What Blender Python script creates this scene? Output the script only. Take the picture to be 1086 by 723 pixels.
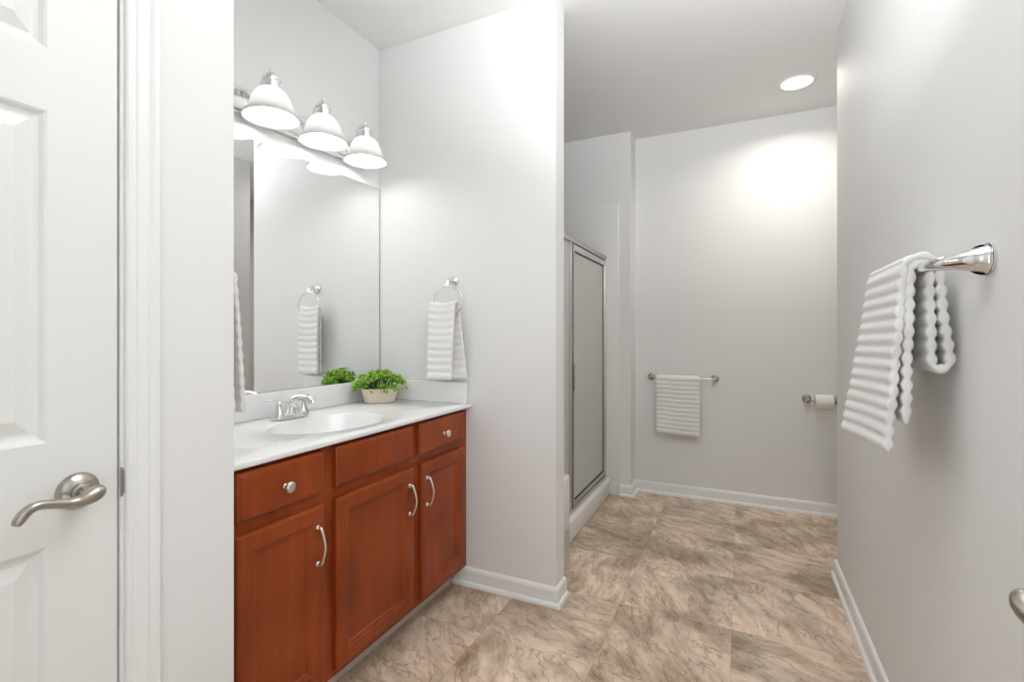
import bpy, bmesh, math, random
from mathutils import Vector, Matrix
C = bpy.context.scene.collection
S = bpy.context.scene
for o in list(bpy.data.objects): bpy.data.objects.remove(o)
PI = math.pi
# ------------------------------------------------------------------ camera
cd = bpy.data.cameras.new('camera'); cam = bpy.data.objects.new('camera', cd); C.objects.link(cam)
cd.sensor_fit = 'HORIZONTAL'; cd.sensor_width = 36; cd.lens = 516.25/1086*36
cd.shift_y = -7.26/1086; cd.clip_start = 0.02
cam.location = (0, 0, 1.2); cam.rotation_euler = (PI/2, 0, 0.4397)
S.camera = cam
# ------------------------------------------------------------------ world, exposure
W = bpy.data.worlds.new('world'); S.world = W; W.use_nodes = True
W.node_tree.nodes['Background'].inputs[0].default_value = (0.94, 0.97, 1.0, 1)
W.node_tree.nodes['Background'].inputs[1].default_value = 1.35       # daylit room behind the camera, through the open doorway
S.view_settings.view_transform = 'Standard'; S.view_settings.look = 'None'
S.view_settings.gamma = 1; S.view_settings.use_curve_mapping = False
S.view_settings.exposure = 0.27
BULB = 24.0      # emission of the vanity bulbs
CAN = 5.4       # emission of the recessed lights
def area(loc, aim, size, power, col=(1, 1, 1)):
    l = bpy.data.lights.new('added_fill_lamp', 'AREA'); l.shape = 'SQUARE'; l.size = size; l.energy = power; l.color = col; l.spread = math.radians(115)
    o = bpy.data.objects.new('added_fill_lamp', l); C.objects.link(o); o.location = loc
    o.rotation_euler = Vector(aim).to_track_quat('-Z', 'Y').to_euler()
area((-.05, .40, 2.0), (.08, .95, 1), .25, 22.5, (.96, .98, 1))                   # added fill lamp, aimed forward and up at the ceiling to brighten the room
# ------------------------------------------------------------------ materials
def mat(name, col, rough=.5, metal=0, **k):
    m = bpy.data.materials.new(name); m.use_nodes = True
    b = m.node_tree.nodes['Principled BSDF']
    b.inputs['Base Color'].default_value = (*col, 1); b.inputs['Roughness'].default_value = rough
    b.inputs['Metallic'].default_value = metal
    for a, v in k.items(): b.inputs[a.replace('_', ' ')].default_value = v
    return m
def nd(m, t, **k):
    n = m.node_tree.nodes.new(t)
    for a, v in k.items(): setattr(n, a, v)
    return n
def lk(m, a, b): m.node_tree.links.new(a, b)
def bump(m, scale, strength, dist=.002, detail=2):
    tc = nd(m, 'ShaderNodeTexCoord'); n = nd(m, 'ShaderNodeTexNoise'); b = nd(m, 'ShaderNodeBump')
    n.inputs['Scale'].default_value = scale; n.inputs['Detail'].default_value = detail
    b.inputs['Strength'].default_value = strength; b.inputs['Distance'].default_value = dist
    lk(m, tc.outputs['Object'], n.inputs['Vector']); lk(m, n.outputs['Fac'], b.inputs['Height'])
    lk(m, b.outputs['Normal'], m.node_tree.nodes['Principled BSDF'].inputs['Normal'])
M = {}
M['wall'] = mat('wall_paint', (.82, .818, .81), .65); bump(M['wall'], 220, .06)
M['ceil'] = mat('ceiling_paint', (.88, .875, .865), .8); bump(M['ceil'], 220, .05)
M['trim'] = mat('white_trim_paint', (.87, .87, .86), .35)
M['door'] = mat('white_door_paint', (.83, .83, .81), .4)
M['nickel'] = mat('satin_nickel', (.43, .40, .36), .3, 1)
M['brushed'] = mat('brushed_nickel', (.72, .69, .65), .28, 1)
M['chrome'] = mat('chrome', (.80, .80, .80), .06, 1)
M['mirror'] = mat('mirror_glass', (.93, .94, .935), .0, 1)
M['edge'] = mat('mirror_edge', (.30, .32, .31), .2)
M['dark'] = mat('painted_gap_shade', (.02, .018, .015), .7)  # near-black colour standing in for the shade inside the door slit
M['marble'] = mat('cultured_marble', (.86, .86, .85), .12)
M['toe'] = mat('toe_board', (.62, .56, .48), .5)
M['pot'] = mat('cream_ceramic', (.82, .68, .55), .45)
M['towel'] = mat('white_terry', (.86, .85, .83), .95); bump(M['towel'], 900, .5, .002)
M['towel'].node_tree.nodes['Principled BSDF'].inputs['Sheen Weight'].default_value = .3
M['paper'] = mat('tissue', (.86, .84, .80), .95)
M['card'] = mat('cardboard', (.45, .34, .24), .9)
M['acrylic'] = mat('white_acrylic', (.86, .855, .84), .25)
M['alu'] = mat('satin_aluminium', (.62, .61, .59), .28, 1)
M['rubber'] = mat('black_seal', (.03, .03, .028), .5)
M['soil'] = mat('moss', (.03, .05, .015), .9)
def shade_mat():
    m = bpy.data.materials.new('frosted_shade_glass'); m.use_nodes = True
    nt = m.node_tree; nt.nodes.clear()
    o = nt.nodes.new('ShaderNodeOutputMaterial'); t = nt.nodes.new('ShaderNodeBsdfTranslucent')
    g = nt.nodes.new('ShaderNodeBsdfPrincipled'); mx = nt.nodes.new('ShaderNodeMixShader')
    t.inputs['Color'].default_value = (.57, .57, .565, 1)
    g.inputs['Base Color'].default_value = (.74, .74, .73, 1); g.inputs['Roughness'].default_value = .18
    mx.inputs[0].default_value = .52
    lk(m, t.outputs[0], mx.inputs[1]); lk(m, g.outputs[0], mx.inputs[2]); lk(m, mx.outputs[0], o.inputs[0])
    return m
M['shade'] = shade_mat()
def emit(name, col, s):
    m = bpy.data.materials.new(name); m.use_nodes = True
    b = m.node_tree.nodes['Principled BSDF']; b.inputs['Base Color'].default_value = (.8, .8, .8, 1)
    b.inputs['Emission Color'].default_value = (*col, 1); b.inputs['Emission Strength'].default_value = s
    return m
M['bulb'] = emit('lit_bulb', (1, .99, .97), BULB)
M['can'] = emit('lit_diffuser', (1, .95, .90), 4)
def glass_mat():
    m = mat('obscure_shower_glass', (.80, .82, .78), .38)
    b = m.node_tree.nodes['Principled BSDF']
    b.inputs['Transmission Weight'].default_value = .35; b.inputs['IOR'].default_value = 1.45
    bump(m, 160, .5, .003)
    return m
M['glass'] = glass_mat()
def wood_mat():
    m = mat('cherry_wood', (.3, .08, .03), .32); b = m.node_tree.nodes['Principled BSDF']
    b.inputs['Coat Weight'].default_value = .08; b.inputs['Specular IOR Level'].default_value = .25; b.inputs['Coat Roughness'].default_value = .2
    tc = nd(m, 'ShaderNodeTexCoord'); mp = nd(m, 'ShaderNodeMapping'); mp.inputs['Scale'].default_value = (14, 14, 1.6)
    n = nd(m, 'ShaderNodeTexNoise'); n.inputs['Scale'].default_value = 2.2; n.inputs['Detail'].default_value = 6
    n2 = nd(m, 'ShaderNodeTexNoise'); n2.inputs['Scale'].default_value = 5; n2.inputs['Detail'].default_value = 2
    mx = nd(m, 'ShaderNodeMix'); mx.inputs[0].default_value = .55
    cr = nd(m, 'ShaderNodeValToRGB')
    e = cr.color_ramp.elements; e[0].position = .3; e[0].color = (.19, .031, .005, 1); e[1].position = .72; e[1].color = (.37, .070, .014, 1)
    oi = nd(m, 'ShaderNodeObjectInfo'); ad = nd(m, 'ShaderNodeVectorMath'); ad.operation = 'ADD'
    lk(m, tc.outputs['Object'], ad.inputs[0]); lk(m, oi.outputs['Random'], ad.inputs[1])
    lk(m, ad.outputs[0], mp.inputs[0]); lk(m, mp.outputs[0], n.inputs['Vector']); lk(m, ad.outputs[0], n2.inputs['Vector'])
    lk(m, n.outputs['Fac'], mx.inputs[2]); lk(m, n2.outputs['Fac'], mx.inputs[3]); lk(m, mx.outputs[0], cr.inputs[0])
    lk(m, cr.outputs[0], b.inputs['Base Color'])
    return m
M['wood'] = wood_mat()
def floor_mat():
    m = mat('stone_look_vinyl', (.4, .3, .2), .38); b = m.node_tree.nodes['Principled BSDF']
    def math_(op, a, c=None):
        n = nd(m, 'ShaderNodeMath', operation=op)
        for i, v in enumerate((a, c)):
            if v is None: continue
            if isinstance(v, (int, float)): n.inputs[i].default_value = v
            else: lk(m, v, n.inputs[i])
        return n.outputs[0]
    tc = nd(m, 'ShaderNodeTexCoord'); sp = nd(m, 'ShaderNodeSeparateXYZ'); lk(m, tc.outputs['Object'], sp.inputs[0])
    T = .4545
    gx = math_('DIVIDE', math_('ADD', sp.outputs[0], .034+10*T), T); gy = math_('DIVIDE', math_('ADD', sp.outputs[1], -2.17+20*T), T)
    ix = math_('FLOOR', gx); iy = math_('FLOOR', gy); fx = math_('FRACT', gx); fy = math_('FRACT', gy)
    cid = nd(m, 'ShaderNodeCombineXYZ'); lk(m, ix, cid.inputs[0]); lk(m, iy, cid.inputs[1])
    wn = nd(m, 'ShaderNodeTexWhiteNoise'); wn.noise_dimensions = '3D'; lk(m, cid.outputs[0], wn.inputs['Vector'])
    # each tile looks at its own patch of stone, turned to one of a few directions
    off = nd(m, 'ShaderNodeVectorMath', operation='SCALE'); lk(m, wn.outputs['Color'], off.inputs[0]); off.inputs['Scale'].default_value = 37
    rot = nd(m, 'ShaderNodeVectorRotate'); rot.rotation_type = 'Z_AXIS'; lk(m, tc.outputs['Object'], rot.inputs['Vector'])
    ang = math_('ADD', math_('MULTIPLY', math_('ROUND', math_('MULTIPLY', wn.outputs['Value'], 3)), .40), .30); lk(m, ang, rot.inputs['Angle'])
    ad = nd(m, 'ShaderNodeVectorMath', operation='ADD'); lk(m, rot.outputs[0], ad.inputs[0]); lk(m, off.outputs[0], ad.inputs[1])
    # warp
    wz = nd(m, 'ShaderNodeTexNoise'); wz.inputs['Scale'].default_value = 4; wz.inputs['Detail'].default_value = 7; lk(m, ad.outputs[0], wz.inputs['Vector'])
    ws = nd(m, 'ShaderNodeVectorMath', operation='SCALE'); lk(m, wz.outputs['Color'], ws.inputs[0]); ws.inputs['Scale'].default_value = .17
    w2 = nd(m, 'ShaderNodeVectorMath', operation='ADD'); lk(m, ad.outputs[0], w2.inputs[0]); lk(m, ws.outputs[0], w2.inputs[1])
    mp = nd(m, 'ShaderNodeMapping'); mp.inputs['Scale'].default_value = (3.6, 10.5, 1); lk(m, w2.outputs[0], mp.inputs[0])
    n1 = nd(m, 'ShaderNodeTexNoise'); n1.inputs['Scale'].default_value = 1.7; n1.inputs['Detail'].default_value = 9; n1.inputs['Roughness'].default_value = .70; lk(m, mp.outputs[0], n1.inputs['Vector'])
    cr = nd(m, 'ShaderNodeValToRGB'); lk(m, n1.outputs['Fac'], cr.inputs[0])
    e = cr.color_ramp.elements
    e[0].position = .28; e[0].color = (.40, .315, .235, 1); e[1].position = .70; e[1].color = (.90, .80, .70, 1)
    q = e.new(.42); q.color = (.57, .465, .36, 1); q = e.new(.54); q.color = (.75, .64, .53, 1)
    # broad rusty / grey patches
    n2 = nd(m, 'ShaderNodeTexNoise'); n2.inputs['Scale'].default_value = 3.4; n2.inputs['Detail'].default_value = 5; lk(m, ad.outputs[0], n2.inputs['Vector'])
    r2 = nd(m, 'ShaderNodeValToRGB'); lk(m, n2.outputs['Fac'], r2.inputs[0])
    e = r2.color_ramp.elements; e[0].position = .38; e[0].color = (.58, .50, .41, 1); e[1].position = .64; e[1].color = (1.14, 1.02, .95, 1); q = e.new(.52); q.color = (1.0, .95, .88, 1)
    mu = nd(m, 'ShaderNodeMix', data_type='RGBA', blend_type='MULTIPLY'); mu.inputs[0].default_value = .85
    lk(m, cr.outputs[0], mu.inputs[6]); lk(m, r2.outputs[0], mu.inputs[7])
    # thin dark veins
    n3 = nd(m, 'ShaderNodeTexNoise'); n3.inputs['Scale'].default_value = 1.5; n3.inputs['Detail'].default_value = 4.5; n3.inputs['Roughness'].default_value = .5; lk(m, mp.outputs[0], n3.inputs['Vector'])
    v = math_('ABSOLUTE', math_('SUBTRACT', n3.outputs['Fac'], .5)); r3 = nd(m, 'ShaderNodeValToRGB'); lk(m, v, r3.inputs[0])
    e = r3.color_ramp.elements; e[0].position = 0; e[0].color = (.45, .34, .26, 1); e[1].position = .022; e[1].color = (1, 1, 1, 1)
    mv = nd(m, 'ShaderNodeMix', data_type='RGBA', blend_type='MULTIPLY'); mv.inputs[0].default_value = .6
    lk(m, mu.outputs[2], mv.inputs[6]); lk(m, r3.outputs[0], mv.inputs[7])
    # per tile tone, seam
    tone = math_('ADD', math_('MULTIPLY', wn.outputs['Value'], .16), .92)
    ex = math_('MINIMUM', fx, math_('SUBTRACT', 1, fx)); ey = math_('MINIMUM', fy, math_('SUBTRACT', 1, fy))
    seam = math_('GREATER_THAN', math_('MINIMUM', ex, ey), .0028)
    sm = math_('MULTIPLY', tone, math_('ADD', math_('MULTIPLY', seam, .2), .8))
    mt = nd(m, 'ShaderNodeVectorMath', operation='SCALE'); lk(m, mv.outputs[2], mt.inputs[0]); lk(m, sm, mt.inputs['Scale'])
    lk(m, mt.outputs[0], b.inputs['Base Color'])
    bp = nd(m, 'ShaderNodeBump'); bp.inputs['Strength'].default_value = .25; bp.inputs['Distance'].default_value = .002
    lk(m, n1.outputs['Fac'], bp.inputs['Height']); lk(m, bp.outputs[0], b.inputs['Normal'])
    return m
M['floor'] = floor_mat()
def surround_mat():
    m = mat('moulded_tile_surround', (.84, .835, .82), .25); b = m.node_tree.nodes['Principled BSDF']
    tc = nd(m, 'ShaderNodeTexCoord'); sp = nd(m, 'ShaderNodeSeparateXYZ'); lk(m, tc.outputs['Object'], sp.inputs[0])
    hs = []
    for i in (0, 1, 2):
        d = nd(m, 'ShaderNodeMath', operation='DIVIDE'); lk(m, sp.outputs[i], d.inputs[0]); d.inputs[1].default_value = .203
        f = nd(m, 'ShaderNodeMath', operation='FRACT'); lk(m, d.outputs[0], f.inputs[0])
        g = nd(m, 'ShaderNodeMath', operation='GREATER_THAN'); lk(m, f.outputs[0], g.inputs[0]); g.inputs[1].default_value = .02
        hs.append(g.outputs[0])
    a = nd(m, 'ShaderNodeMath', operation='MULTIPLY'); lk(m, hs[0], a.inputs[0]); lk(m, hs[2], a.inputs[1])
    bp = nd(m, 'ShaderNodeBump'); bp.inputs['Strength'].default_value = .5; bp.inputs['Distance'].default_value = .002
    lk(m, a.outputs[0], bp.inputs['Height']); lk(m, bp.outputs[0], b.inputs['Normal'])
    return m
M['surround'] = surround_mat()
def leaf_mat():
    m = mat('leaves', (.1, .3, .03), .45); b = m.node_tree.nodes['Principled BSDF']
    at = nd(m, 'ShaderNodeAttribute'); at.attribute_name = 'tint'
    cr = nd(m, 'ShaderNodeValToRGB'); lk(m, at.outputs['Fac'], cr.inputs[0])
    e = cr.color_ramp.elements; e[0].color = (.07, .22, .02, 1); e[1].color = (.62, .85, .16, 1)
    q = e.new(.5); q.color = (.30, .56, .05, 1)
    lk(m, cr.outputs[0], b.inputs['Base Color'])
    b.inputs['Subsurface Weight'].default_value = 0
    return m
M['leaf'] = leaf_mat()
# ------------------------------------------------------------------ mesh helpers
def obj(name, bm, m, parent=None, smooth=None, loc=(0, 0, 0)):
    me = bpy.data.meshes.new(name)
    bmesh.ops.recalc_face_normals(bm, faces=bm.faces)
    bm.to_mesh(me); bm.free()
    for x in (m if isinstance(m, (list, tuple)) else [m]): me.materials.append(x)
    if smooth:
        for p in me.polygons: p.use_smooth = True
        me.set_sharp_from_angle(angle=math.radians(smooth))
    o = bpy.data.objects.new(name, me); C.objects.link(o); o.location = loc
    if parent is not None:
        o.parent = parent; o.matrix_parent_inverse = Matrix.Identity(4)
        o.location = Vector(loc) - wloc(parent)
    return o
def wloc(o):
    v = Vector(o.location)
    while o.parent: o = o.parent; v += Vector(o.location)
    return v
# all meshes are written in world coordinates; thing() puts the Empty at the base and children get the inverse offset
def thing(name, label, cat, loc=(0, 0, 0), group=None):
    o = bpy.data.objects.new(name, None); C.objects.link(o); o.location = loc; o.empty_display_size = .05
    return tag(o, label, cat, group)
def tag(o, label, cat, group=None):
    o['label'] = label; o['category'] = cat
    if group: o['group'] = group
    return o
def struct(name, bm, m, **k):
    o = obj(name, bm, m, **k); o['kind'] = 'structure'; return o
def box(bm, x0, x1, y0, y1, z0, z1, bev=0, seg=2):
    r = bmesh.ops.create_cube(bm, size=1, matrix=Matrix.Translation(((x0+x1)/2, (y0+y1)/2, (z0+z1)/2)) @ Matrix.Diagonal((x1-x0, y1-y0, z1-z0, 1)))
    if bev:
        es = list({e for v in r['verts'] for e in v.link_edges})
        bmesh.ops.bevel(bm, geom=es, offset=bev, segments=seg, affect='EDGES', profile=.5)
    return bm
def B(*a, **k): return box(bmesh.new(), *a, **k)
def tube(bm, pts, rads, n=16, flat=1.0, up=(0, 0, 1), cap=True):
    """swept round section, optional flattening along the second axis"""
    P = [Vector(p) for p in pts]; rings = []; prev = None
    for i, p in enumerate(P):
        t = (P[min(i+1, len(P)-1)] - P[max(i-1, 0)]).normalized()
        a = Vector(up).cross(t) if prev is None else prev - prev.dot(t)*t
        if a.length < 1e-4: a = Vector((1, 0, 0)).cross(t)
        a.normalize(); prev = a; b = t.cross(a)
        r = rads[i] if hasattr(rads, '__len__') else rads
        rings.append([bm.verts.new(p + a*r*math.cos(2*PI*k/n) + b*r*flat*math.sin(2*PI*k/n)) for k in range(n)])
    for q, w in zip(rings, rings[1:]):
        for k in range(n): bm.faces.new((q[k], q[(k+1) % n], w[(k+1) % n], w[k]))
    if cap: bm.faces.new(rings[0][::-1]); bm.faces.new(rings[-1])
    return bm
def spline(pts, n=8):
    """Catmull-Rom through points of any dimension"""
    out = []; m = len(pts)
    for i in range(m-1):
        p0, p1, p2, p3 = pts[max(i-1, 0)], pts[i], pts[i+1], pts[min(i+2, m-1)]
        for j in range(n):
            t = j/n
            out.append(tuple(.5*((2*b)+(-a+c)*t+(2*a-5*b+4*c-d)*t*t+(-a+3*b-3*c+d)*t**3) for a, b, c, d in zip(p0, p1, p2, p3)))
    out.append(tuple(pts[-1])); return out
def lathe(bm, prof, n=32, mtx=Matrix.Identity(4), sx=1, sy=1, cap=True):
    """prof: (r, h) pairs turned about local Z"""
    rings = []
    for r, h in prof:
        rings.append([bm.verts.new(mtx @ Vector((max(r, 1e-5)*sx*math.cos(2*PI*k/n), max(r, 1e-5)*sy*math.sin(2*PI*k/n), h))) for k in range(n)])
    for q, w in zip(rings, rings[1:]):
        for k in range(n): bm.faces.new((q[k], q[(k+1) % n], w[(k+1) % n], w[k]))
    if cap: bm.faces.new(rings[0][::-1]); bm.faces.new(rings[-1])
    return bm
def axis(loc, d):
    """matrix whose local Z points along d"""
    return Matrix.Translation(loc) @ Vector((0, 0, 1)).rotation_difference(Vector(d)).to_matrix().to_4x4()
def prism(bm, prof, f0, f1):
    """closed 2-D outline swept between two mapping functions"""
    a = [bm.verts.new(f0(*p)) for p in prof]; b = [bm.verts.new(f1(*p)) for p in prof]; n = len(prof)
    for i in range(n): bm.faces.new((a[i], a[(i+1) % n], b[(i+1) % n], b[i]))
    bm.faces.new(a[::-1]); bm.faces.new(b)
    return bm
def rect_rings(bm, y0, y1, z0, z1, steps, fx):
    """concentric rectangles (inset, depth) in a yz plane; fx(depth) gives x; last one is filled; first is closed behind"""
    rings = []
    for ins, d in steps:
        rings.append([bm.verts.new((fx(d), y, z)) for y, z in ((y0+ins, z0+ins), (y1-ins, z0+ins), (y1-ins, z1-ins), (y0+ins, z1-ins))])
    for q, w in zip(rings, rings[1:]):
        for k in range(4): bm.faces.new((q[k], q[(k+1) % 4], w[(k+1) % 4], w[k]))
    bm.faces.new(rings[-1]); return rings
# ------------------------------------------------------------------ key planes
XL, YP, YP2, XP, XR, YR, YB, ZC = -1.7276, 2.0255, 2.136, -.739, .43, 2.866, 3.792, 2.697
XW, YW = -1.12, .788         # near left wall and where it ends
YF = -.2                     # front wall (doorway the camera looks in through)
XE = 1.5
struct('floor', B(-1.9, 1.6, -.4, 3.9, -.05, 0), M['floor'])
struct('ceiling', B(-1.9, 1.6, -.4, 3.9, ZC, ZC+.05), M['ceil'])
struct('wall_left', B(XL-.1, XL, YW-.1, 3.9, 0, ZC), M['wall'])
b = bmesh.new()                                                     # near-left wall: opening for the closed door
box(b, XL, XW, .56, YW, 0, ZC, .004); box(b, XW-.11, XW, -.0, .56, 2.06, ZC); box(b, XW-.11, XW, YF-.1, -.085, 0, ZC)
box(b, XW-.11, XW, -.085, .0, 2.06, ZC)
struct('wall_entry_left', b, M['wall'])
struct('wall_partition', B(XL, XP, YP, YP2, 0, ZC, .003), M['wall'])
struct('wall_back', B(-.735, XE+.1, YB, YB+.1, 0, ZC), M['wall'])
struct('wall_shower_end', B(XL, -.735, 3.62, YB+.1, 0, ZC, .003), M['wall'])
struct('wall_right', B(XR, XE, YF-.1, YR, 0, ZC, .003), M['wall'])
struct('wall_alcove_right', B(XE, XE+.1, YR-.1, YB+.1, 0, ZC), M['wall'])
b = bmesh.new(); box(b, XW, -.5, YF-.1, YF, 0, ZC); box(b, -.5, .37, YF-.1, YF, 2.05, ZC); box(b, .37, XR, YF-.1, YF, 0, ZC)
struct('wall_front', b, M['wall'])
# baseboards: board with eased top and a shoe moulding
BP = [(0, 0), (.026, 0), (.026, .010), (.022, .018), (.014, .022), (.013, .068), (.010, .078), (.004, .084), (0, .085)]
def base(name, path):
    """path of wall points (x, y) with the room on the left hand side; mitred corners"""
    n = len(path); b = bmesh.new(); rings = []
    for i, p in enumerate(path):
        p = Vector(p); ds = []
        if i > 0: ds.append((p - Vector(path[i-1])).normalized())
        if i < n-1: ds.append((Vector(path[i+1]) - p).normalized())
        ns = [Vector((-d.y, d.x)) for d in ds]
        o = ns[0] if len(ns) == 1 else (ns[0]+ns[1])/(1+ns[0].dot(ns[1]))
        rings.append([b.verts.new((p.x+o.x*q, p.y+o.y*q, z)) for q, z in BP])
    for q, w in zip(rings, rings[1:]):
        for k in range(len(BP)): b.faces.new((q[k], q[(k+1) % len(BP)], w[(k+1) % len(BP)], w[k]))
    b.faces.new(rings[0]); b.faces.new(rings[-1][::-1])
    return struct(name, b, M['trim'])
base('baseboard_partition', [(XP, YP2), (XP, YP), (-1.26, YP)])
base('baseboard_right', [(XR, -.14), (XR, YR), (XE, YR)])
base('baseboard_back', [(XE, YB), (-.735, YB), (-.735, 3.62), (-.815, 3.62)])
base('baseboard_entry', [(XW, YW), (XW, .62)])
# ------------------------------------------------------------------ vanity cabinet
XF = -1.172
v = thing('vanity_cabinet', 'cherry wood bathroom vanity cabinet with three doors and three drawer fronts', 'cabinet', (-1.45, 1.41, 0))
b = bmesh.new(); 
box(b, XL+.003, -1.2145, .795, .813, .09, .8505); box(b, XL+.003, -1.2145, 2.005, 2.022, .09, .8505)
box(b, XL+.003, -1.2145, .813, 2.005, .09, .108); box(b, XL+.003, XL+.009, .813, 2.005, .108, .8505)
obj('body', b, M['wood'], v)
b = bmesh.new(); ft = .0185                                         # face frame
box(b, -1.2145, -1.195, .793, .828, .09, .8505, .001); box(b, -1.2145, -1.195, 1.12, 1.18, .09, .8505, .001)
box(b, -1.2145, -1.195, 1.578, 1.64, .09, .8505, .001); box(b, -1.2145, -1.195, 1.966, 2.022, .09, .8505, .001)
for a, c in ((.828, 1.12), (1.18, 1.578), (1.64, 1.966)):
    for z0, z1 in ((.09, .128), (.665, .715), (.832, .8505)): box(b, -1.2145, -1.195, a, c, z0, z1)
obj('face_frame', b, M['wood'], v)
obj('toe_kick', B(-1.29, -1.266, .795, 2.02, 0, .0895), M['toe'], v)['label'] = 'pale unstained toe board'
fx = lambda d: XF + d
def cab_door(y0, y1, hy):
    b = bmesh.new()
    r = rect_rings(b, y0, y1, .118, .672, [(0, -.0228), (0, -.006), (.0025, -.0025), (.007, -.001), (.010, 0), (.046, 0), (.049, -.003), (.058, -.007), (.062, -.0125), (.064, -.0135)], fx)
    b.faces.new(r[0][::-1]); d = obj('door', b, M['wood'], v)
    b = bmesh.new()                                                 # arched pull
    pts = spline([(XF, hy, .498), (XF+.012, hy, .499), (XF+.020, hy, .510), (XF+.029, hy, .535), (XF+.032, hy, .553), (XF+.029, hy, .571), (XF+.020, hy, .596), (XF+.012, hy, .607), (XF, hy, .608)], 5)
    rr = [(.0075-.0028*math.sin(PI*i/(len(pts)-1))) for i in range(len(pts))]
    tube(b, pts, rr, 12, .75, up=(0, 1, 0))
    for z in (.498, .608): lathe(b, [(.009, 0), (.009, .003), (.006, .008)], 16, axis((XF, hy, z), (1, 0, 0)))
    obj('handle', b, M['brushed'], d, 60)
def drawer(y0, y1, knob):
    b = bmesh.new()
    r = rect_rings(b, y0, y1, .709, .838, [(0, -.0228), (0, -.0075), (.003, -.004), (.010, -.002), (.012, 0), (.016, 0)], fx)
    b.faces.new(r[0][::-1]); d = obj('drawer' if knob else 'drawer_front', b, M['wood'], v)
    if knob:
        b = bmesh.new()
        lathe(b, [(.008, 0), (.008, .002), (.0055, .004), (.005, .013), (.008, .016), (.0135, .018), (.016, .021), (.0155, .025), (.011, .028), (.004, .0295)], 24, axis((XF, (y0+y1)/2, .768), (1, 0, 0)), 1, 1)
        obj('knob', b, M['brushed'], d, 50)
for a, c, h in ((.832, 1.124, 1.094), (1.176, 1.582, 1.552), (1.636, 1.972, 1.668)): cab_door(a, c, h)
for a, c, k in ((.832, 1.124, 1), (1.176, 1.582, 0), (1.623, 1.972, 1)): drawer(a, c, k)
# ------------------------------------------------------------------ countertop with integral bowl
def countertop():
    x0, x1, y0, y1 = XL+.001, -1.166, YW+.002, YP-.002; zt, zb = .868, .851
    cx, cy = -1.425, 1.39
    N = 128; ang = [2*PI*i/N for i in range(N)]
    for X_, Y_ in ((x0, y0), (x1, y0), (x1, y1), (x0, y1)):
        a = math.atan2(Y_-cy, X_-cx) % (2*PI); j = min(range(len(ang)), key=lambda i: abs(ang[i]-a)); ang[j] = a
    ang.sort()
    def rect(a, ins, z):
        dx, dy = math.cos(a), math.sin(a); t = 1e9
        if abs(dx) > 1e-9: t = min(t, ((x1-ins-cx) if dx > 0 else (x0+ins-cx))/dx)
        if abs(dy) > 1e-9: t = min(t, ((y1-ins-cy) if dy > 0 else (y0+ins-cy))/dy)
        return (cx+dx*t, cy+dy*t, z)
    def ell(a, k, z, A=.175, Bb=.235):
        # direction-matched ellipse point
        r = 1/math.sqrt((math.cos(a)/A)**2+(math.sin(a)/Bb)**2)*k
        return (cx+r*math.cos(a), cy+r*math.sin(a), z)
    b = bmesh.new()
    ks = [(rect, .010, zb), (rect, .002, zb), (rect, 0, zb+.004), (rect, 0, zt-.006), (rect, .002, zt-.002), (rect, .006, zt),
          (ell, 1.235, zt), (ell, 1.20, zt-.0025), (ell, 1.04, zt-.003), (ell, 1.0, zt-.006), (ell, .965, zt-.018), (ell, .90, zt-.05), (ell, .78, zt-.09), (ell, .6, zt-.118), (ell, .35, zt-.135), (ell, .12, zt-.14)]
    rings = [[b.verts.new(f(a, k, z)) for a in ang] for f, k, z in ks]
    for q, w in zip(rings, rings[1:]):
        for i in range(len(ang)): j = (i+1) % len(ang); b.faces.new((q[i], q[j], w[j], w[i]))
    b.faces.new(rings[-1])
    t = thing('countertop', 'white cultured marble vanity countertop with built in oval sink', 'countertop', (cx, cy, zb))
    obj('slab', b, M['marble'], t, 35)
    obj('backsplash', B(x0, x0+.02, y0, y1, zt-.001, .966, .004, 3), M['marble'], t, 40)
    obj('side_splash', B(x0+.02, -1.186, y1-.02, y1, zt-.001, .968, .004, 3), M['marble'], t, 40)
    obj('side_splash', B(x0+.02, -1.186, y0, y0+.02, zt-.001, .968, .004, 3), M['marble'], t, 40)
    obj('drain', lathe(bmesh.new(), [(.030, 0), (.030, .003), (.022, .004), (.019, .001), (.017, .006), (.004, .009)], 24, Matrix.Translation((cx, cy, zt-.1405))), M['chrome'], t, 40)
countertop()
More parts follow.
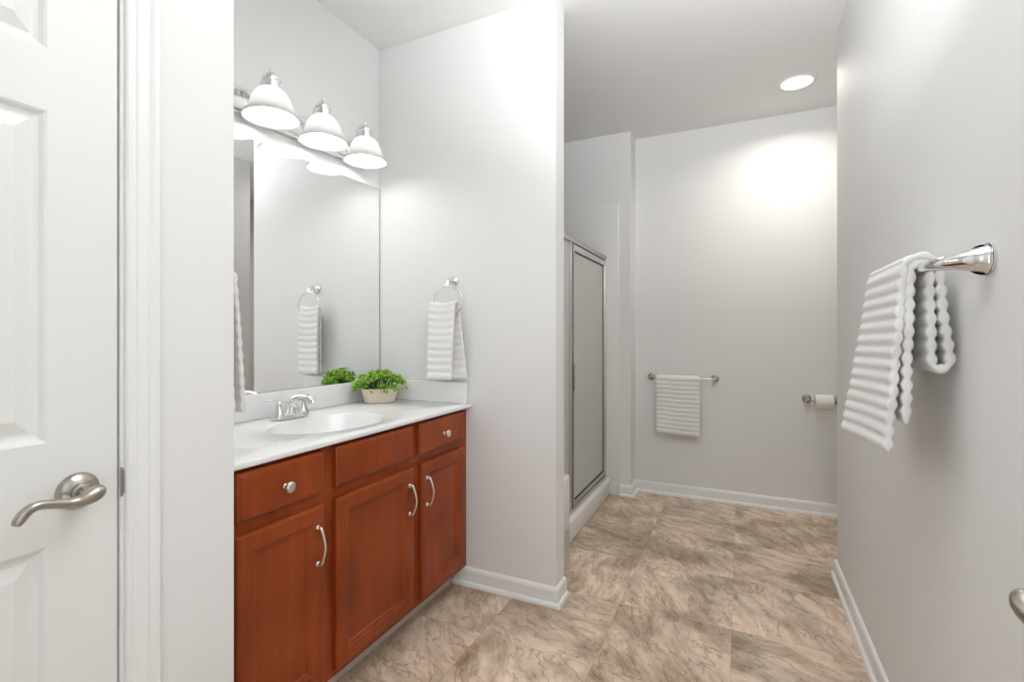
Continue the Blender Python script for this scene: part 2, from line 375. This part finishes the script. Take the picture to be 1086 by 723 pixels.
# ------------------------------------------------------------------ faucet
def faucet():
    x, y, z = -1.628, 1.385, .8685
    t = thing('sink_faucet', 'chrome centerset bathroom faucet with two lever handles behind the sink', 'faucet', (x, y, z))
    b = bmesh.new()                                                 # oval deck plate
    lathe(b, [(.98, 0), (1, .004), (.97, .012), (.88, .017), (.5, .020), (.1, .021)], 40, Matrix.Translation((x, y, z)), .029, .084)
    obj('deck_plate', b, M['chrome'], t, 50)
    b = bmesh.new()                                                 # spout: broad at the base, arching over the bowl
    pts = spline([(x-.004, y, z+.012), (x, y, z+.045), (x+.016, y, z+.066), (x+.048, y, z+.080), (x+.084, y, z+.080), (x+.110, y, z+.069), (x+.117, y, z+.060)], 6)
    n = len(pts); tube(b, pts, [.033-.0195*min(1, i/(n*.50)) + (.0035*max(0, (i/n-.6)/.4)) for i in range(n)], 24, .85, up=(0, 1, 0))
    obj('spout', b, M['chrome'], t, 60)
    b = bmesh.new(); tube(b, [(x-.022, y, z+.015), (x-.024, y, z+.06)], .0028, 10); lathe(b, [(.002, 0), (.006, .003), (.0065, .008), (.003, .012)], 14, Matrix.Translation((x-.024, y, z+.058)))
    obj('lift_rod', b, M['chrome'], t, 60)
    for s in (-1, 1):
        b = bmesh.new(); yy = y+s*.056
        lathe(b, [(.026, .006), (.0245, .014), (.0185, .028), (.0125, .046), (.0090, .058), (.0085, .066), (.005, .070)], 24, Matrix.Translation((x, yy, z)))
        h = obj('handle', b, M['chrome'], t, 50)
        b = bmesh.new()
        tube(b, spline([(x, yy, z+.062), (x-.003, yy+s*.014, z+.073), (x-.004, yy+s*.035, z+.077), (x-.004, yy+s*.060, z+.078)], 5), [.007]*4+[.0065]*6+[.005]*6, 12, .55)
        obj('lever', b, M['chrome'], h, 50)
faucet()
# ------------------------------------------------------------------ mirror
mt = thing('wall_mirror', 'large frameless rectangular mirror above the vanity backsplash', 'mirror', (XL, 1.41, .968))
obj('backing', B(XL+.0005, XL+.006, .80, YP-.004, .968, 1.961), M['edge'], mt)
b = bmesh.new(); vs = [b.verts.new((XL+.0062, y, z)) for y, z in ((.802, .970), (YP-.007, .970), (YP-.007, 1.959), (.802, 1.959))]
b.faces.new(vs); r = bmesh.ops.extrude_face_region(b, geom=b.faces[:]); bmesh.ops.translate(b, verts=[q for q in r['geom'] if isinstance(q, bmesh.types.BMVert)], vec=(.0012, 0, 0))
obj('glass', b, M['mirror'], mt)
b = bmesh.new(); box(b, XL+.0005, XL+.011, .802, YP-.006, .9665, .973)
obj('bottom_channel', b, M['chrome'], mt)
# ------------------------------------------------------------------ vanity light
def vanity_light():
    t = thing('vanity_light', 'chrome three globe vanity light bar with frosted bell shades above mirror', 'wall light', (XL, 1.525, 2.08))
    b = bmesh.new()
    prof = [(0, 2.030), (.012, 2.030), (.016, 2.036), (.026, 2.040), (.032, 2.046), (.034, 2.058), (.034, 2.108), (.032, 2.120), (.026, 2.126), (.016, 2.130), (.012, 2.136), (0, 2.136)]
    prism(b, prof, lambda p, z: (XL+.001+p, 1.14, z), lambda p, z: (XL+.001+p, 1.91, z))
    obj('back_plate', b, M['chrome'], t, 30)
    x = -1.60
    for y in (1.273, 1.525, 1.78):
        b = bmesh.new()
        lathe(b, [(.030, 0), (.030, .004), (.024, .010), (.012, .014)], 24, axis((XL+.034, y, 2.083), (1, 0, 0)))
        tube(b, spline([(XL+.034, y, 2.083), (XL+.058, y, 2.090), (XL+.072, y, 2.118), (XL+.082, y, 2.158), (x-.018, y, 2.180), (x, y, 2.176), (x, y, 2.166)], 6), .0085, 14, up=(0, 1, 0))
        a = obj('arm', b, M['chrome'], t, 50)
        b = bmesh.new()
        lathe(b, [(.031, 2.118), (.033, 2.120), (.033, 2.126), (.029, 2.130), (.029, 2.150), (.032, 2.153), (.032, 2.160), (.026, 2.167), (.013, 2.172), (.006, 2.176), (.005, 2.182), (.0085, 2.187), (.0085, 2.192), (.003, 2.198)], 28, Matrix.Translation((x, y, 0)))
        obj('socket_cup', b, M['chrome'], a, 40)
        b = bmesh.new()
        outer = [(.030, 2.124), (.040, 2.119), (.054, 2.106), (.066, 2.086), (.076, 2.060), (.083, 2.038), (.092, 2.024), (.100, 2.016), (.1015, 2.012)]
        inner = [(r-.004, h-.001) for r, h in outer[:-1]][::-1]
        lathe(b, outer+[(.099, 2.0105)]+inner, 40, Matrix.Translation((x, y, 0)), cap=False)
        s = obj('shade', b, M['shade'], t, 60)
        b = bmesh.new(); bmesh.ops.create_uvsphere(b, u_segments=24, v_segments=16, radius=.031, matrix=Matrix.Translation((x, y, 2.045)))
        lathe(b, [(.014, 2.07), (.014, 2.118)], 16, Matrix.Translation((x, y, 0)))
        obj('bulb', b, M['bulb'], s, 60)
vanity_light()
# ------------------------------------------------------------------ recessed light
def can(x, y, label):
    t = thing('recessed_light', label, 'ceiling light', (x, y, ZC))
    obj('trim_ring', lathe(bmesh.new(), [(.082, ZC-.001), (.084, ZC-.005), (.104, ZC-.004), (.108, ZC-.0005)], 40, Matrix.Translation((x, y, 0)), cap=False), M['trim'], t, 50)
    obj('diffuser', lathe(bmesh.new(), [(.083, ZC-.0015), (.07, ZC-.003), (.0, ZC-.0035)], 40, Matrix.Translation((x, y, 0)), cap=False), M['can'], t, 50)
    l = bpy.data.lights.new('can_lamp', 'AREA'); l.shape = 'DISK'; l.size = .15; l.energy = CAN; l.color = (1, .935, .85); l.spread = math.radians(150)
    lo = bpy.data.objects.new('can_lamp', l); C.objects.link(lo); lo.parent = t; lo.location = (0, 0, -.006)
can(.30, 3.34, 'round lit recessed ceiling light near the back of the room')
# ------------------------------------------------------------------ towels
def ribbon(path, thick, period, amp, warp, nw=18, ds=.0035):
    """a ribbed cloth folded along a 2-D path, swept across w in 0..1 by warp(a, c, w, s)"""
    L = [0]
    for p, q in zip(path, path[1:]): L.append(L[-1]+math.dist(p, q))
    n = int(L[-1]/ds); P = []; k = 0
    for i in range(n+1):
        s = L[-1]*i/n
        while k < len(L)-2 and L[k+1] < s: k += 1
        u = (s-L[k])/max(L[k+1]-L[k], 1e-9); P.append(tuple(a+(c-a)*u for a, c in zip(path[k], path[k+1])))
    loop = []; back = []
    for i, p in enumerate(P):
        q, r = P[max(i-1, 0)], P[min(i+1, n)]; tx, tz = r[0]-q[0], r[1]-q[1]; l = math.hypot(tx, tz) or 1
        s = L[-1]*i/n; e = min(1, (i+.3)/2.5, (n-i+.3)/2.5)
        h = (thick/2 + amp*abs(math.sin(PI*s/period))**1.4)*math.sqrt(max(e, .05))
        loop.append((p[0], p[1], s, -tz/l*h, tx/l*h)); back.append((p[0], p[1], s, tz/l*h, -tx/l*h))
    loop += back[::-1]
    b = bmesh.new(); rows = []
    for w, g in [(0, .45), (.006, .8), (.018, 1)] + [(j/nw, 1) for j in range(1, nw)] + [(.982, 1), (.994, .8), (1, .45)]:
        rows.append([b.verts.new(warp(a+u*g, c+q*g, w, s)) for a, c, s, u, q in loop])
    m = len(loop)
    for q, r in zip(rows, rows[1:]):
        for i in range(m): b.faces.new((q[i], q[(i+1) % m], r[(i+1) % m], r[i]))
    for row, fl in ((rows[0], 1), (rows[-1], 0)):
        for i in range(m//2-1):
            f = (row[i], row[i+1], row[m-2-i], row[m-1-i]); b.faces.new(f[::-1] if fl else f)
    return b
# towel over the bar on the back wall  (bar z .878, 60 mm off the wall)
def back_bar():
    y, z, xa, xb = YB-.06, .880, -.614, -.168
    t = thing('towel_bar', 'short chrome towel bar on the back wall beside the shower', 'towel bar', ((xa+xb)/2, YB, z))
    obj('bar', tube(bmesh.new(), [(xa-.004, y, z), (xb+.004, y, z)], .0055, 14), M['chrome'], t, 50)
    for x in (xa, xb):
        b = lathe(bmesh.new(), [(.026, 0), (.026, .004), (.020, .010), (.011, .018), (.009, .045), (.013, .052), (.013, .068), (.008, .073)], 24, axis((x, YB-.0005, z), (0, -1, 0)))
        obj('post', b, M['nickel'], t, 45)
    r = .0125
    path = [(y-r-.003, .478), (y-r-.002, .70), (y-r, z)] + [(y-r*math.cos(a), z+r*math.sin(a)) for a in (.4, .8, 1.2, 1.57, 1.95, 2.35, 2.75)] + [(y+r, z), (y+r+.002, .70), (y+r+.004, .53)]
    def wp(a, c, w, s):
        k = (z-c)/.4
        if a > y: return (-.560+.285*w + .006*k, a, c - .012*w*k)
        return (-.567+.300*w + .010*math.sin(3*k)*(.5-w)*0 - .006*w*k*0, a - .006*k*math.sin(7*w+1) - .004*max(0, k), c - .016*w*min(1, max(k, 0)) + .002*math.sin(9*w))
    o = obj('hand_towel', ribbon(path, .0075, .0315, .0032, wp, 20), M['towel'], smooth=70)
    tag(o, 'white ribbed towel folded over the short bar on the back wall', 'towel')
back_bar()
# towel bar on the right wall
def right_bar():
    xb, z, ya, yb = .360, 1.343, 1.229, 1.845
    t = thing('towel_bar', 'long polished chrome towel bar with flared posts on right wall', 'towel bar', (XR, 1.54, z))
    obj('bar', tube(bmesh.new(), [(xb, ya+.10, z), (xb, yb-.10, z)], .0085, 16), M['chrome'], t, 50)
    for y, s in ((ya, 1), (yb, -1)):
        b = bmesh.new()
        pts = spline([(XR-.001, y, z, .031), (XR-.006, y, z, .0315), (XR-.008, y, z, .027), (XR-.022, y+s*.004, z, .0225), (XR-.042, y+s*.018, z, .0165), (XR-.058, y+s*.042, z, .0135), (XR-.068, y+s*.072, z, .0115), (xb, y+s*.105, z, .0105), (xb, y+s*.118, z, .0088)], 5)
        tube(b, [p[:3] for p in pts], [p[3] for p in pts], 24)
        obj('post', b, M['chrome'], t, 55)
    r1, r2 = .0165, .030
    arc = lambda r: [(xb-r*math.cos(a), z+r*math.sin(a)) for a in (.35, .75, 1.15, 1.57, 2.0, 2.4, 2.8)]
    path = [(xb-r2-.004, .935), (xb-r2-.003, 1.13), (xb-r2, z-.01)] + arc(r2) + [(xb+.036, z-.03), (xb+.040, z-.11), (xb+.051, 1.155), (xb+.050, 1.134), (xb+.038, 1.124), (xb+.024, 1.129), (xb+.020, 1.150), (xb+.018, 1.22), (xb+r1, z-.01)] + arc(r1)[::-1] + [(xb-r1, z-.01), (xb-.017, 1.2), (xb-.016, 1.0)]
    path = spline(path, 4)
    def wp(a, c, w, s):
        k = max(0, (z-c)/.42)
        y = 1.357 + .315*w + (.05*w*k if s < .45 else 0)
        d = 0
        if s < .42: d = -(.022 + .030*w)*k**1.2 - .004*math.sin(5*w+2)*k; c = c - .02*w*k
        elif s > 1.0: d = -.012*k
        elif c < z-.02: d = .002*math.sin(6*w)*k*3
        return (a+d, y + .003*math.sin(c*40), c)
    o = obj('hand_towel', ribbon(path, .0120, .0300, .0046, wp, 22), M['towel'], smooth=70)
    tag(o, 'white ribbed towel draped in folds over the right wall chrome bar', 'towel')
right_bar()
# towel rings
def ring(x, yw, s, z, lab_ring, lab_towel, xt0, xt1, flare, rx=.080):
    """ring on a wall whose face is at yw and looks along s (-1: towards -y)"""
    yr = yw + s*.058
    t = thing('towel_ring', lab_ring, 'towel ring', (x, yw, z))
    b = lathe(bmesh.new(), [(.027, 0), (.027, .004), (.022, .009), (.012, .015), (.009, .02)], 28, axis((x, yw+s*.0005, z), (0, s, 0)))
    tube(b, spline([(x, yw+s*.012, z, .010), (x, yw+s*.032, z+.003, .008), (x, yw+s*.052, z+.002, .008), (x, yr, z-.014, .0085), (x, yr, z-.028, .010)], 5) and [(x, yw+s*.012, z), (x, yw+s*.034, z+.004), (x, yw+s*.050, z+.001), (x, yr, z-.012), (x, yr, z-.030)], [.010, .008, .008, .0085, .0105], 14, up=(1, 0, 0))
    obj('post', b, M['chrome'], t, 50)
    zc = z-.026-.073; b = bmesh.new(); N = 56; rings = []
    for i in range(N):
        a = 2*PI*i/N; c = Vector((x+rx*math.cos(a), yr, zc+.075*math.sin(a))); o = Vector((math.cos(a), 0, math.sin(a)))
        rings.append([b.verts.new(c+o*.0045*math.cos(q*PI/5)+Vector((0, 1, 0))*.0045*math.sin(q*PI/5)) for q in range(10)])
    for i in range(N):
        q, w = rings[i], rings[(i+1) % N]
        for k in range(10): b.faces.new((q[k], q[(k+1) % 10], w[(k+1) % 10], w[k]))
    obj('ring', b, M['chrome'], t, 60)
    zt = zc-.075+.058; r = .016
    path = [(-r-.004, .985), (-r-.004, 1.2), (-r, zt-.01)] + [(-r*math.cos(a), zt+r*.8*math.sin(a)) for a in (.4, .8, 1.2, 1.57, 1.95, 2.35, 2.75)] + [(r, zt-.01), (r, 1.2), (r+.002, .992)]
    path = spline(path, 3)
    def wp(a, c, w, q):
        k = min(1, max(0, (zt-c)/.36)); front = a < 0
        wid = (xt1-xt0)
        if front: xx = xt0-.004*k + (wid*.90)*w - .010*w*k
        else: xx = xt0+.02 + (wid*.90-.02+.045*k)*w
        dip = -.010*math.sin(PI*w)*(1-k)                             # sags between the sides of the ring
        yy = a*(1+.25*math.sin(8*w+1)*k) + (-flare*k**1.1 if front else 0)
        if front: yy += .005*math.sin(9*w+.5)*k
        return (xx, yr - s*yy*-1*-1 if s > 0 else yr + yy, c+dip)
    if s > 0:
        def wp2(a, c, w, q):
            p = wp(a, c, w, q); return p
    o = obj('hand_towel', ribbon(path, .0080, .0350, .0034, wp, 16), M['towel'], smooth=70)
    tag(o, lab_towel, 'towel')
ring(-1.2655, YP, -1, 1.456, 'chrome towel ring on the partition wall above the side splash', 'white ribbed hand towel hanging from ring on the partition wall', -1.358, -1.196, .006)
ring(-1.305, YW, 1, 1.47, 'chrome towel ring at left end of the vanity beside the mirror', 'white hand towel partly hidden at the left end of the vanity', -1.36, -1.205, .028)
# ------------------------------------------------------------------ toilet paper
def tp():
    y, z = YB-.075, .768; xa = .398
    t = thing('toilet_paper_holder', 'chrome toilet paper holder on the back wall near right corner', 'toilet paper holder', (xa, YB, z))
    for x, s in ((xa, 1), (xa+.165, -1)):
        b = lathe(bmesh.new(), [(.029, 0), (.029, .004), (.022, .011), (.013, .02), (.011, .05), (.015, .060), (.017, .075), (.013, .088), (.006, .093)], 24, axis((x, YB-.0005, z), (0, -1, 0)))
        obj('post', b, M['nickel'], t, 45)
    obj('roller', tube(bmesh.new(), [(xa+.010, y, z), (xa+.155, y, z)], .0065, 14), M['chrome'], t, 50)
    r = thing('toilet_paper_roll', 'white toilet paper roll on the holder by the back right corner', 'toilet paper', (xa+.085, y, z))
    x0, x1 = xa+.038, xa+.138
    rr = .050; zc = z-.010
    b = lathe(bmesh.new(), [(.0190, 0), (rr-.002, 0), (rr, .002), (rr, x1-x0-.002), (rr-.002, x1-x0), (.0190, x1-x0)], 40, axis((x0, y, zc), (1, 0, 0)), cap=False)
    obj('paper', b, M['paper'], r, 40)
    obj('core', lathe(bmesh.new(), [(.0188, 0), (.0188, x1-x0), (.0170, x1-x0), (.0170, 0), (.0188, 0)], 28, axis((x0, y, zc), (1, 0, 0)), cap=False), M['card'], r, 40)
    b = bmesh.new()
    prism(b, [(0, 0), (.0012, 0), (.0020, -.055), (.0008, -.055)], lambda a, c: (x0+.002, y+rr-.001+a, zc+c), lambda a, c: (x1-.002, y+rr-.001+a, zc+c))
    obj('loose_sheet', b, M['paper'], r)
tp()
# ------------------------------------------------------------------ planter
def plant():
    random.seed(4)
    cx, cy, z0 = -1.590, 1.868, .8685
    ca, sa = math.cos(.95), math.sin(.95)
    t = thing('potted_plant', 'leafy green artificial plant in cream oval pot on the countertop', 'plant', (cx, cy, z0))
    def R(px, py, z): return (cx+px*ca-py*sa, cy+px*sa+py*ca, z)
    b = bmesh.new(); rings = []; N = 48
    for a_, b_, h in ((.060, .030, 0), (.068, .036, .002), (.072, .039, .010), (.086, .050, .066), (.087, .051, .070), (.084, .048, .071), (.078, .043, .058)):
        ring_ = []
        for k in range(N):
            q = 2*PI*k/N; c, s = math.cos(q), math.sin(q); e = .62
            ring_.append(b.verts.new(R(a_*math.copysign(abs(c)**e, c), b_*math.copysign(abs(s)**e, s), z0+h)))
        rings.append(ring_)
    for q, w in zip(rings, rings[1:]):
        for k in range(N): b.faces.new((q[k], q[(k+1) % N], w[(k+1) % N], w[k]))
    b.faces.new(rings[0]); obj('pot', b, M['pot'], t, 50)
    b = bmesh.new(); lathe(b, [(1, .056), (.9, .062), (.5, .070), (.05, .072)], 32, Matrix.Translation((cx, cy, z0)) @ Matrix.Rotation(.95, 4, 'Z'), .074, .040)
    obj('moss', b, M['soil'], t, 60)
    b = bmesh.new(); tint = b.faces.layers.float.new('tint'); stems = bmesh.new()
    for i in range(170):
        a = random.uniform(0, 2*PI); u = random.random()**.6; el = random.uniform(-.25, 1)
        dx, dy = math.cos(a)*u, math.sin(a)*u
        tip = Vector(R(dx*.128, dy*.080, z0+.070+.074*math.sqrt(max(0, 1-(u*.98)**2))*random.uniform(.80, 1.08) - .006*random.random() - (.028*random.random() if u > .85 else 0)))
        root = Vector(R(dx*.05, dy*.028, z0+.060))
        if tip.x < XL+.034: tip.x = XL+.034
        mid = (tip+root)/2 + Vector((0, 0, .012))
        tube(stems, [root, mid, tip], [.0012, .001, .0007], 5)
        dirn = (tip-Vector((cx, cy, z0+.045))).normalized()
        for j in range(9):
            base_ = tip + (mid-tip)*random.uniform(0, .55)*(j > 2) + Vector((random.gauss(0, .006), random.gauss(0, .006), random.gauss(0, .004)))
            if base_.x < XL+.034: base_.x = XL+.034
            d = (dirn*.8 + Vector((random.gauss(0, .7), random.gauss(0, .7), random.gauss(.15, .5)))).normalized()
            n_ = (dirn + Vector((random.gauss(0, .5), random.gauss(0, .5), random.gauss(.5, .4)))).normalized()
            sd = d.cross(n_).normalized(); n_ = sd.cross(d); l = random.uniform(.012, .018); w_ = l*.40
            pts = [base_, base_+d*l*.45+sd*w_+n_*.0014, base_+d*l, base_+d*l*.45-sd*w_+n_*.0014, base_+d*l*.5]
            vv = [b.verts.new(p) for p in pts]; tv = random.random()
            for f in ((0, 1, 4), (1, 2, 4), (2, 3, 4), (3, 0, 4)):
                fc = b.faces.new([vv[q] for q in f]); fc[tint] = min(1, max(0, .15+.7*tv+random.uniform(-.1, .1)))
    obj('stems', stems, M['leaf'], t)
    obj('foliage', b, M['leaf'], t)
plant()
# ------------------------------------------------------------------ shower
def shower():
    XS = -.93
    s = thing('shower_stall', 'white moulded shower stall with raised threshold and tile pattern walls', 'shower', (-1.3, 2.87, 0))
    b = bmesh.new()
    box(b, -.985, -.884, YP2+.002, 3.618, .0, .120, .010, 3)         # threshold
    obj('threshold', b, M['acrylic'], s, 40)
    obj('floor_pan', B(XL+.002, -.985, YP2+.002, 3.618, 0, .045, .004), M['acrylic'], s, 40)
    b = bmesh.new(); box(b, XL+.002, -.81, YP2+.002, 2.44, .0455, .465, .012, 4); box(b, -.8835, -.81, YP2+.002, 2.44, 0, .2, .006)
    obj('seat', b, M['acrylic'], s, 40)
    b = bmesh.new(); box(b, XL+.014, -.822, 3.606, 3.6195, .0, 2.172, .005, 3)
    obj('end_panel', b, M['surround'], s, 40)
    b = bmesh.new(); box(b, XL+.0005, XL+.013, YP2+.014, 3.606, .046, 2.172, .003); obj('rear_panel', b, M['surround'], s, 40)
    b = bmesh.new(); box(b, XL+.014, -.822, YP2+.0005, YP2+.0015, .466, 2.172); obj('near_panel', b, M['surround'], s)
    e = thing('shower_door', 'aluminium framed obscure glass shower door on a white threshold', 'shower door', (XS, 2.87, .12))
    zb, zt = .1202, 1.783; y0, y1, ym = 2.442, 3.604, 2.80
    b = bmesh.new()
    box(b, XS-.022, XS+.018, YP2+.003, y1, zt-.030, zt, .003); box(b, XS-.028, XS+.022, YP2+.003, y1, zt-.010, zt-.002, .002)
    obj('header', b, M['alu'], e, 40)
    obj('sill', B(XS-.018, XS+.016, y0, y1, zb, zb+.028, .004), M['alu'], e, 40)
    obj('jamb', B(XS-.018, XS+.016, y1-.022, y1, zb+.028, zt-.030, .002), M['alu'], e, 40)
    obj('mullion', B(XS-.016, XS+.014, ym-.026, ym, zb+.028, zt-.030, .002), M['alu'], e, 40)
    obj('seal', B(XS-.010, XS+.0145, ym, ym+.0155, zb+.028, zt-.030), M['rubber'], e)
    # fixed pane over the seat
    b = bmesh.new(); box(b, XS-.003, XS+.003, YP2+.006, ym-.026, .466, zt-.030); box(b, XS-.003, XS+.003, 2.442, ym-.026, zb+.028, .466)
    obj('fixed_pane', b, M['glass'], e)
    # swinging door: frame, seal, pane, handle
    a, c, zl, zh = ym+.016, y1-.024, zb+.034, zt-.036
    b = bmesh.new(); w = .030
    box(b, XS-.010, XS+.013, a, a+w, zl, zh, .002); box(b, XS-.010, XS+.013, c-w*.8, c, zl, zh, .002)
    box(b, XS-.010, XS+.013, a+w, c-w*.8, zl, zl+w, .002); box(b, XS-.010, XS+.013, a+w, c-w*.8, zh-w*1.3, zh, .002)
    d = obj('door', b, M['alu'], e, 40)
    b = bmesh.new(); g = .006; A, Cc, ZL, ZH = a+w, c-w*.8, zl+w, zh-w*1.3
    for q in ((A, A+g, ZL, ZH), (Cc-g, Cc, ZL, ZH), (A+g, Cc-g, ZL, ZL+g), (A+g, Cc-g, ZH-g, ZH)): box(b, XS-.006, XS+.009, *q)
    obj('gasket', b, M['rubber'], d)
    obj('pane', B(XS-.003, XS+.003, A+g, Cc-g, ZL+g, ZH-g), M['glass'], d)
    b = bmesh.new(); box(b, XS+.0135, XS+.024, a+.006, a+.016, .86, 1.02, .003); obj('handle', b, M['alu'], d, 40)
shower()
# ------------------------------------------------------------------ doors
def panel_door(y0, y1, z0, z1, x, s, name):
    """six panel door, face at x looking along s"""
    b = bmesh.new(); t = .035; W_ = y1-y0; st = .108 if W_ > .7 else .108; mid = .10
    ym = (y0+y1)/2; fxx = lambda d: x+s*d
    cols = [(y0+st, ym-mid/2), (ym+mid/2, y1-st)]
    rows = [(z0+.235, .819), (1.005, 1.600), (1.710, z1-.115)]
    ys = [y0, cols[0][0], cols[0][1], cols[1][0], cols[1][1], y1]; zs = [z0]+[q for r in rows for q in r]+[z1]
    for i in range(5):
        for j in range(len(zs)-1):
            if i in (1, 3) and j in (1, 3, 5):
                rect_rings(b, ys[i], ys[i+1], zs[j], zs[j+1], [(0, 0), (.004, -.002), (.010, -.008), (.016, -.010), (.020, -.010), (.044, -.002), (.046, -.002)], fxx)
            else:
                q = [b.verts.new((fxx(0), yy, zz)) for yy, zz in ((ys[i], zs[j]), (ys[i+1], zs[j]), (ys[i+1], zs[j+1]), (ys[i], zs[j+1]))]; b.faces.new(q)
    q = [b.verts.new((fxx(-t), yy, zz)) for yy, zz in ((y0, z0), (y1, z0), (y1, z1), (y0, z1))]; b.faces.new(q)
    p = [b.verts.new((fxx(0), yy, zz)) for yy, zz in ((y0, z0), (y1, z0), (y1, z1), (y0, z1))]
    for i in range(4): b.faces.new((q[i], q[(i+1) % 4], p[(i+1) % 4], p[i]))
    bmesh.ops.remove_doubles(b, verts=b.verts, dist=1e-5)
    return struct(name, b, M['door'])
def lever(door, x, s, y, z):
    """rose and wave lever pointing to -y"""
    b = lathe(bmesh.new(), [(.034, 0), (.034, .003), (.031, .008), (.022, .013), (.017, .015), (.0165, .020), (.012, .022), (.011, .042)], 36, axis((x+s*.0005, y, z), (s, 0, 0)))
    r = obj('door_handle', b, M['nickel'], door, 45)
    b = bmesh.new()
    pts = spline([(x+s*.044, y+.014, z+.004, .0085), (x+s*.052, y+.008, z+.003, .0135), (x+s*.054, y-.006, z-.002, .0135), (x+s*.054, y-.028, z-.006, .0098), (x+s*.055, y-.056, z+.001, .0080), (x+s*.056, y-.078, z+.005, .0078), (x+s*.056, y-.092, z-.001, .0085), (x+s*.055, y-.101, z-.013, .0085), (x+s*.055, y-.104, z-.020, .006)], 6)
    tube(b, [p[:3] for p in pts], [p[3] for p in pts], 18, 1.0, up=(1, 0, 0))
    obj('lever', b, M['nickel'], r, 60)
d1 = panel_door(-.069, .5425, .012, 2.03, XW-.004, 1, 'door_1')
lever(d1, XW-.004, 1, .478, .907)
d2 = panel_door(-.138, .776, .012, 2.03, XR-.096, -1, 'door_2')
lever(d2, XR-.096, -1, .712, .905)
# jamb, stop and casing of the left door
b = bmesh.new()
box(b, XW-.11, XW+.001, .5455, .5595, 0, 2.045, .002); box(b, XW-.11, XW+.001, -.0845, -.0705, 0, 2.045, .002); box(b, XW-.11, XW+.001, -.0705, .5455, 2.033, 2.047, .002)
box(b, XW-.075, XW-.040, .5315, .5455, 0, 2.033); 
CP = [(.0, 0), (.0, .008), (.003, .011), (.008, .011), (.011, .0085), (.016, .0085), (.020, .012), (.036, .0145), (.040, .012), (.043, .0145), (.048, .018), (.057, .018), (.060, .014), (.060, 0)]
prism(b, [(.5520+p, XW+.0005+q) for p, q in CP], lambda p, q: (q, p, 0), lambda p, q: (q, p, 2.04+(p-.552)))
prism(b, [(-.077-p, XW+.0005+q) for p, q in CP], lambda p, q: (q, p, 0), lambda p, q: (q, p, 2.04+(-.077-p)))
prism(b, [(2.04+p, XW+.0005+q) for p, q in CP], lambda p, q: (q, -.077-(p-2.04), p), lambda p, q: (q, .552+(p-2.04), p))
cs = struct('trim_1', b, M['trim'])
b = bmesh.new()
for i in range(9):
    pass
prism(b, [(.5450, .876), (.5450, .936), (.5485, .934), (.5515, .927), (.5530, .915), (.5530, .897), (.5515, .885), (.5485, .878)], lambda p, z: (XW+.0012, p, z), lambda p, z: (XW+.0030, p, z))
obj('strike_plate', b, M['nickel'], cs)['label'] = 'dark nickel strike plate'
obj('door_gap_shade', B(XW-.039, XW-.030, .5426, .5454, 0, 2.03), M['dark'], cs)  # dark strip set into the slit beside the door, painting its shade
for o in C.objects:                                                 # repeats share a group
    if o.parent or 'category' not in o: continue
    g = {'towel': 'white ribbed hand towels', 'towel ring': 'chrome towel rings', 'towel bar': 'chrome towel bars'}.get(o['category'])
    if g: o['group'] = g
